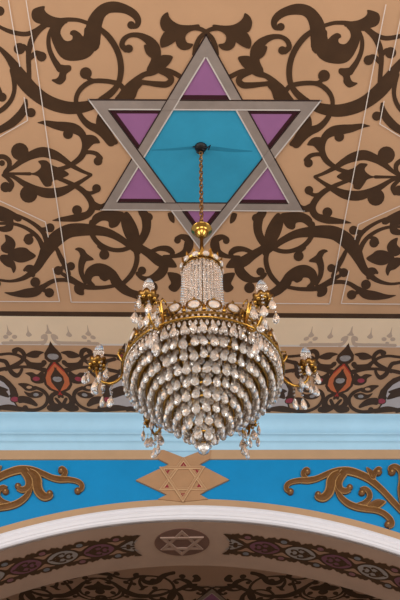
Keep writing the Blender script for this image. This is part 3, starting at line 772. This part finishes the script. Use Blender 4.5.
# hook, chain, canopy, stem
mb = MB(); mb.lathe([(.0,-.004),(.05,-.006),(.045,-.02),(.02,-.035),(0,-.036)], 14, 'black')
mb.tube([(.0,0,-.02),(.03,0,-.05),(.02,0,-.09),(-.02,0,-.09),(-.03,.01,-.06)], .008, 'black', 6)
mb.tube([(.0,0,-.02),(.05,-.02,-.04),(.075,-.03,-.02),(.06,-.01,-.06)], .006, 'black', 5); mb.tube([(0,0,-.02),(-.05,-.02,-.03),(-.06,-.03,-.05)], .006, 'black', 5)
mb.build('ceiling_hook', ch_root)
mb = MB(); z0 = -.075; z1 = z_can+.06; nl = int((z0-z1)/.042)
for k in range(nl):
    z = z0+(z1-z0)*(k+.5)/nl; hl_ = (z0-z1)/nl*.66; a = 0.5+(PI/2 if k % 2 else 0)
    pts = [(.014*math.cos(t)*math.cos(a), .014*math.cos(t)*math.sin(a), z+hl_*math.sin(t)) for t in [2*PI*i/12 for i in range(12)]]
    mb.tube(pts, .0048, 'chain', 5, True)
mb.tube([(.012,.0,z0),(-.008,.004,(z0+z1)/2),(.01,0,z1)], .003, 'chain', 5)
mb.build('chain', ch_root)
mb = MB(); rc_ = dist_px(z_can, 10.3)
mb.lathe([(.0,.05),(.02,.045),(.045,.03),(rc_,-.006),(rc_*1.03,-.012),(rc_*.97,-.016),(rc_*.75,-.03),(rc_*.66,-.034),(rc_*.62,-.05),(rc_*.5,-.07),(rc_*.32,-.084),(.018,-.09),(0,-.09)], 28, 'gold', (0,0,z_can)); mb.build('canopy', ch_root)
mb = MB(); mb.lathe([(.012,z_can-.085),(.014,z_can-.10),(.011,z_can-.14),(.02,z_cor+.09),(.028,z_cor+.06),(.02,z_cor+.05),(.012,z_cor-.0),(.012,z_tip+.1)], 12, 'old_gold'); mb.build('stem', ch_root)

def crystal(mb, L, W, th=.55, at=(0,0,0), rot=0, m='crystal'):
    prof = [(.0,0),(.16*W,-.10*L),(.36*W,-.34*L),(.5*W,-.60*L),(.46*W,-.78*L),(.26*W,-.94*L),(.0,-L)]
    mb.lathe(prof, 10, m, at, 1, th, rot, smooth=False)
def pin(mb, at, l, m='old_gold'): mb.tube([at, (at[0], at[1], at[2]-l)], .0016, m, 4)

# coronet at the top
cor = MB(); n = 96; vs = []; fs = []
for i in range(n):
    a = 2*PI*i/n; ht = .026+.05*abs(math.cos(a*8))**4
    for r, z in ((RCOR*.97, -.024), (RCOR*1.04, -.018), (RCOR*1.0, .006), (RCOR*1.03+ht*.25, ht), (RCOR*1.0+ht*.2, ht), (RCOR*.96, .0)): vs.append((r*math.cos(a), r*math.sin(a), z_cor+z))
for i in range(n):
    for j in range(6): fs.append((i*6+j, ((i+1)%n)*6+j, ((i+1)%n)*6+(j+1)%6, i*6+(j+1)%6))
cor.add(vs, fs, 'gold', False)
cor.ring(RCOR*1.03, z_cor-.02, .008, 'old_gold'); cor.ring(RCOR*1.03, z_cor+.012, .006, 'old_gold')
for k in range(4):
    a = k*PI/2; cor.tube([(RCOR*math.cos(a), RCOR*math.sin(a), z_cor), (.5*RCOR*math.cos(a), .5*RCOR*math.sin(a), z_cor+.03), (.015*math.cos(a), .015*math.sin(a), z_cor+.05)], .007, 'old_gold', 6)
coro = cor.build('coronet', ch_root)
def jewel_mesh(r, fin=True):
    mb = MB()                                   # stands in the xz plane, facing -y
    prof = [(.0,-.014),(r*.45,-.012),(r*.8,-.006),(r*.86,0),(r*.8,.006),(0,.008)]
    n = 12; vs = []; fs = []
    for q, y in prof: vs += [(q*math.cos(2*PI*k/n), y, q*math.sin(2*PI*k/n)) for k in range(n)]
    for i in range(len(prof)-1): fs += [(i*n+k, i*n+(k+1)%n, (i+1)*n+(k+1)%n, (i+1)*n+k) for k in range(n)]
    mb.add(vs, fs, 'jewel_glass', False); return mb
def rim_mesh(r, fin=True):
    mb = MB(); mb.tube([(r*math.cos(2*PI*k/20), 0, r*math.sin(2*PI*k/20)) for k in range(20)], r*.16, 'old_gold', 6, True)
    if fin:
        mb.lathe([(.003,0),(.009,.006),(.006,.016),(.0,.032)], 8, 'old_gold', (0,0,r*1.1)); mb.lathe([(.01,-.012),(.006,0)], 6, 'old_gold', (0,0,-r*1.05))
    return mb
jd = jewel_mesh(.026).data('jewel'); rdta = rim_mesh(.024, False).data('rim')
for k in range(12):
    a = -PI/2+2*PI*(k+.35)/12
    o = bpy.data.objects.new('jewel', jd); C.objects.link(o); o.parent = coro; o.location = (RCOR*1.09*math.cos(a), RCOR*1.09*math.sin(a), z_cor+.022); o.rotation_euler = (0, 0, a+PI/2)
# bead strands from coronet to the main ring
mb = MB(); NS = 34
def strand_r(t): return RCOR*.99+.02*t+(R0*.93-RCOR*.99-.02)*max(0, (t-.30)/.70)**2.6
SAG = []
for k in range(NS):
    a = 2*PI*k/NS; t = 0.; pr = None; zt = z_cor-.025; zb = z_ring+.012; Lz = zt-zb
    pts = [(strand_r(i/200), zt-Lz*(i/200)) for i in range(201)]
    acc = 0.; last = pts[0]; nxt = 0.
    for p in pts[1:]:
        acc += math.hypot(p[0]-last[0], p[1]-last[1]); last = p
        if acc >= nxt:
            nxt += .0235; r = p[0]; sz = .0125
            mb.lathe([(0,sz),(sz*.8,sz*.45),(sz*.8,-sz*.45),(0,-sz)], 6, 'bead', (r*math.cos(a), r*math.sin(a), p[1]), smooth=False)
tag(mb.build('bead_strands', ch_root), 'curtain of clear crystal bead strands', kind='stuff')
mb = MB()
for k in range(20):
    a = 2*PI*(k+.5)/20; r = RCOR*.72
    for i in range(30):
        z = z_cor-.03-i*.0225-(.01 if k % 2 else 0); sz = .0115
        mb.lathe([(0,sz),(sz*.8,sz*.45),(sz*.8,-sz*.45),(0,-sz)], 6, 'bead', ((r+.0012*i)*math.cos(a), (r+.0012*i)*math.sin(a), z), smooth=False)
tag(mb.build('inner_strands', ch_root), 'inner bead strands behind the outer curtain', kind='stuff')
# second, inner swag of beads under the coronet
mb = MB()
for k in range(12):
    a0 = 2*PI*k/12
    for i in range(9):
        t = i/8; a = a0+2*PI/12*t; z = z_cor-.03-.05*(1-(2*t-1)**2); r = RCOR*1.05; sz = .009
        mb.lathe([(0,sz),(sz*.8,sz*.45),(sz*.8,-sz*.45),(0,-sz)], 6, 'bead', (r*math.cos(a), r*math.sin(a), z), smooth=False)
tag(mb.build('bead_swags', ch_root), 'scalloped swags of beads', kind='stuff')
# main ring
mb = MB()
mb.ring(R0, z_ring, .008, 'old_gold', n=96); mb.ring(R0*1.005, z_ring-.014, .006, 'old_gold', n=96)
mb.lathe([(R0*.985,.010),(R0*1.008,.008),(R0*1.008,-.014),(R0*.985,-.018)], 96, 'old_gold', (0,0,z_ring))
for k in range(104):
    a = 2*PI*k/104; mb.lathe([(0,.010),(.007,.004),(.007,-.004),(0,-.010)], 6, 'old_gold', (R0*1.018*math.cos(a), R0*1.018*math.sin(a), z_ring-.006))
for k in range(6):
    a = k*PI/3; mb.tube([(R0*math.cos(a), R0*math.sin(a), z_ring), (.2*math.cos(a), .2*math.sin(a), z_ring-.04), (.012*math.cos(a), .012*math.sin(a), z_ring-.05)], .008, 'old_gold', 6)
for k in range(25):
    a = -PI/2+2*PI*k/25
    mb.lathe([(.004,.008),(.013,.02),(.008,.034),(.012,.044),(.004,.056),(0,.075)], 8, 'gold', (R0*1.005*math.cos(a), R0*1.005*math.sin(a), z_ring))
ring = mb.build('main_ring', ch_root)
jd2 = jewel_mesh(.038).data('jewel'); rd2 = rim_mesh(.039).data('jewel_rim')
NJ = 25
for k in range(NJ):
    a = -PI/2+2*PI*(k+.5)/NJ
    for d_, nm in ((jd2, 'jewel'), (rd2, 'jewel_rim')):
        o = bpy.data.objects.new(nm, d_); C.objects.link(o); o.parent = ring; o.location = (R0*1.01*math.cos(a), R0*1.01*math.sin(a), z_ring+.056); o.rotation_euler = (-.12, 0, a+PI/2)
# basket of tiers
NT = 9; tiers = []
for i in range(NT):
    u = (i+.1)/(NT-.2); tiers.append((max(.05, R0*.965*(1-u**1.0)+.02), z_ring-.06+(z_tip+.085-z_ring+.06)*u))
drops = []
for i, (r, z) in enumerate(tiers):
    mb = MB(); mb.ring(r*1.03+.012, z+.004, .0075, 'gold', n=72, k=6); mb.build('tier_ring', ch_root)
    n = max(5, int(2*PI*r/.051))
    if i < NT-1:                                 # a looser row hanging between two tiers
        r2 = max(.02, (r+tiers[i+1][0])/2-.032); z2 = (z+tiers[i+1][1])/2+.02
        for k in range(n):
            a = 2*PI*(k+.5*((i+1) % 2)+.25)/n+random.uniform(-.03, .03)
            drops.append((r2*math.cos(a), r2*math.sin(a), z2-random.uniform(0, .008), a+PI/2+random.uniform(-1.2,1.2), random.uniform(.8,1.)))
    for k in range(n):
        a = 2*PI*(k+.5*(i % 2))/n+random.uniform(-.02, .02)
        drops.append((r*1.012*math.cos(a), r*1.012*math.sin(a), z-.006-random.uniform(0,.004), a+PI/2+random.uniform(-.28,.28), random.uniform(.98,1.1)*(1 if i else .9)))
# ribs that carry the tiers
for k in range(8):
    a = 2*PI*(k+.5)/8; mb = MB(); mb.tube([(r*.985*math.cos(a), r*.985*math.sin(a), z) for r, z in [(R0*.985, z_ring-.01)]+tiers], .006, 'gold', 6); mb.build('basket_rib', ch_root)
LD, WD = .073, .047
mbd = MB(); pin(mbd, (0,0,.004), .012); crystal(mbd, LD, WD, .6, (0,0,-.006)); dd = mbd.data('crystal_drop')
eye_l = EYE-Vector((HX, HY, ZC))
def front(d): return (Vector(d[:3])-eye_l).length
drops.sort(key=front)
# dense fringe of slim drops right under the main ring
mbs = MB(); NF = 92
for row, (dr, dz, l, w) in enumerate(((1.018,-.014,.044,.022),(1.005,-.05,.044,.022),(.975,-.092,.05,.026))):
    for k in range(NF):
        a = 2*PI*(k+.5*row)/NF; crystal(mbs, l, w, .7, (R0*dr*math.cos(a), R0*dr*math.sin(a), z_ring+dz), a+PI/2)
tag(mbs.build('crystal_fringe', ch_root), 'dense fringe of slim crystal drops', kind='stuff')
for d in drops[:100]:
    o = bpy.data.objects.new('crystal_drop', dd); C.objects.link(o); o.parent = ch_root
    o.location = d[:3]; o.rotation_euler = (random.uniform(-.06,.06), random.uniform(-.06,.06), d[3]); o.scale = (d[4],)*3
mb = MB()
for d in drops[100:]:
    pin(mb, (d[0], d[1], d[2]+.004), .012); crystal(mb, LD*d[4], WD*d[4], .6, (d[0], d[1], d[2]-.006), d[3])
tag(mb.build('crystal_drops', ch_root), 'remaining tiers of crystal drops', kind='stuff')
# bottom finial
mb = MB(); mb.ring(.05, z_tip+.075, .007, 'gold', n=24, k=6); pin(mb, (0,0,z_tip+.08), .06)
mb.lathe([(0,0),(.014,-.006),(.03,-.022),(.034,-.036),(.028,-.052),(.012,-.066),(0,-.070)], 10, 'crystal', (0,0,z_tip+.035), smooth=False)
mb.build('bottom_finial', ch_root)
# six arms
z_cup = h_at(366)
def arm_meshes():
    am = MB()                                   # along +x
    path = [(R0*.99,0,z_ring+.03),(R0+.012,0,z_ring-.04),(R0+.03,0,z_ring-.095),(R0+.075,0,z_ring-.135),(R0+.125,0,z_ring-.125),(RARM-.006,0,z_ring-.075),(RARM+.002,0,z_cup-.012)]
    pts = [p for p in spline([tuple(q) for q in path], 5)]
    am.tube(pts, [.0105-.003*i/len(pts) for i in range(len(pts))], 'gold', 8)
    # scrolled acanthus leaf on the ring
    sc = [(R0+.005,0,z_ring-.03),(R0+.03,0,z_ring+.03),(R0+.055,0,z_ring+.075),(R0+.05,0,z_ring+.105),(R0+.025,0,z_ring+.1),(R0+.022,0,z_ring+.075)]
    for dy in (-.022, .022): am.tube([(x, y+dy*(i/5), z) for i, (x, y, z) in enumerate(sc)], [.007,.008,.007,.006,.005,.005], 'gold', 6)
    am.tube([(R0,-.05,z_ring-.01),(R0+.02,-.03,z_ring+.05),(R0+.03,0,z_ring+.02),(R0+.02,.03,z_ring+.05),(R0,.05,z_ring-.01)], .008, 'old_gold', 6)
    cup = MB(); n = 48; vs = []; fs = []
    prof = [(.012,-.022),(.03,-.02),(.05,-.006),(.062,.012),(.058,.014),(.045,.002),(.02,-.006),(.014,.03),(.017,.034),(.016,.006)]
    for r, z in prof:
        for i in range(n):
            a = 2*PI*i/n; w = 1+(.16*abs(math.cos(a*4))-.08)*min(1, r/.045); vs.append((r*w*math.cos(a), r*w*math.sin(a), z+(.012*abs(math.cos(a*4)) if r > .045 else 0)))
    for j in range(len(prof)-1):
        for i in range(n): fs.append((j*n+i, j*n+(i+1)%n, (j+1)*n+(i+1)%n, (j+1)*n+i))
    cup.add([(x*.88, y*.88, z) for x, y, z in vs], fs, 'old_gold', True)
    for i in range(8):
        a = 2*PI*(i+.5)/8; cup.lathe([(0,.013),(.011,.006),(.013,0),(.009,-.009),(0,-.012)], 8, 'gold', (.04*math.cos(a), .04*math.sin(a), -.016))
    cup.lathe([(0,.0),(.014,-.004),(.012,-.016),(0,-.02)], 8, 'old_gold', (0,0,-.02))
    bulb = MB(); bulb.lathe([(.012,.03),(.018,.045),(.028,.07),(.031,.092),(.026,.12),(.014,.146),(0,.16)], 16, 'bulb')
    return am.data('arm'), cup.data('candle_cup'), bulb.data('bulb')
am_d, cup_d, bulb_d = arm_meshes()
mbp = MB(); pin(mbp, (0,0,0), .02); mbp.lathe([(0,.007),(.007,0),(0,-.007)], 6, 'bead', (0,0,-.024), smooth=False); crystal(mbp, .074, .042, .6, (0,0,-.032)); pd = mbp.data('pendant')
mbp = MB(); pin(mbp, (0,0,0), .09)
for q in range(3): mbp.lathe([(0,.008),(.008,0),(0,-.008)], 6, 'bead', (0,0,-.02-.026*q), smooth=False)
crystal(mbp, .078, .046, .6, (0,0,-.092)); pd2 = mbp.data('pendant')
for k in range(6):
    a = math.radians(0.6)+k*PI/3
    arm = bpy.data.objects.new('arm', am_d); C.objects.link(arm); arm.parent = ch_root; arm.rotation_euler = (0, 0, a)
    for d_, nm in ((cup_d, 'candle_cup'), (bulb_d, 'bulb')):
        o = bpy.data.objects.new(nm, d_); C.objects.link(o); o.parent = arm; o.location = (RARM, 0, z_cup); o.rotation_euler = (0, 0, .3*k)
    for j in range(7):
        b = 2*PI*j/7+.4*k
        o = bpy.data.objects.new('pendant', pd2 if j % 3 == 1 else pd); C.objects.link(o); o.parent = arm
        rr = .058 if j else .0
        o.location = (RARM+rr*math.cos(b), rr*math.sin(b), z_cup-.002-(.05 if j % 3 == 0 else 0)-(.03 if j == 0 else 0)); o.rotation_euler = (0, 0, random.uniform(0, 3)); 
        if j % 3 == 0: pass
    for t in (.35, .72):
        o = bpy.data.objects.new('pendant', pd2); C.objects.link(o); o.parent = arm; o.location = (R0+.03+.12*t, 0, z_ring-.13); o.rotation_euler = (0, 0, random.uniform(0, 3))

# ------------------------------------------------------------------ light
w = bpy.data.worlds.new('world'); bpy.context.scene.world = w; w.use_nodes = True
bg = w.node_tree.nodes['Background']; bg.inputs['Color'].default_value = (1., .97, .93, 1); bg.inputs['Strength'].default_value = .75
def area(name, loc_, tgt, sx, sy, power, col):
    l = bpy.data.lights.new(name, 'AREA'); l.shape = 'RECTANGLE'; l.size = sx; l.size_y = sy; l.energy = power; l.color = col
    o = bpy.data.objects.new(name, l); C.objects.link(o); o.location = loc_
    o.rotation_euler = (Vector(tgt)-Vector(loc_)).to_track_quat('-Z', 'Y').to_euler()
area('window_light_left', (-5.3, -.5, 4.6), (1, 5.8, 6.2), 3.0, 2.6, 210, (1, .97, .93))
area('window_light_right', (5.3, -.5, 4.6), (-1, 5.8, 6.2), 3.0, 2.6, 180, (1, .97, .93))
area('window_light_rear', (0, -5.5, 4.2), (0, 6.7, 6.2), 5, 2.6, 340, (1, .97, .93))
sc = bpy.context.scene
sc.view_settings.view_transform = 'Standard'; sc.view_settings.look = 'None'; sc.view_settings.gamma = 1.0; sc.view_settings.exposure = -0.09
sc.view_settings.use_curve_mapping = False
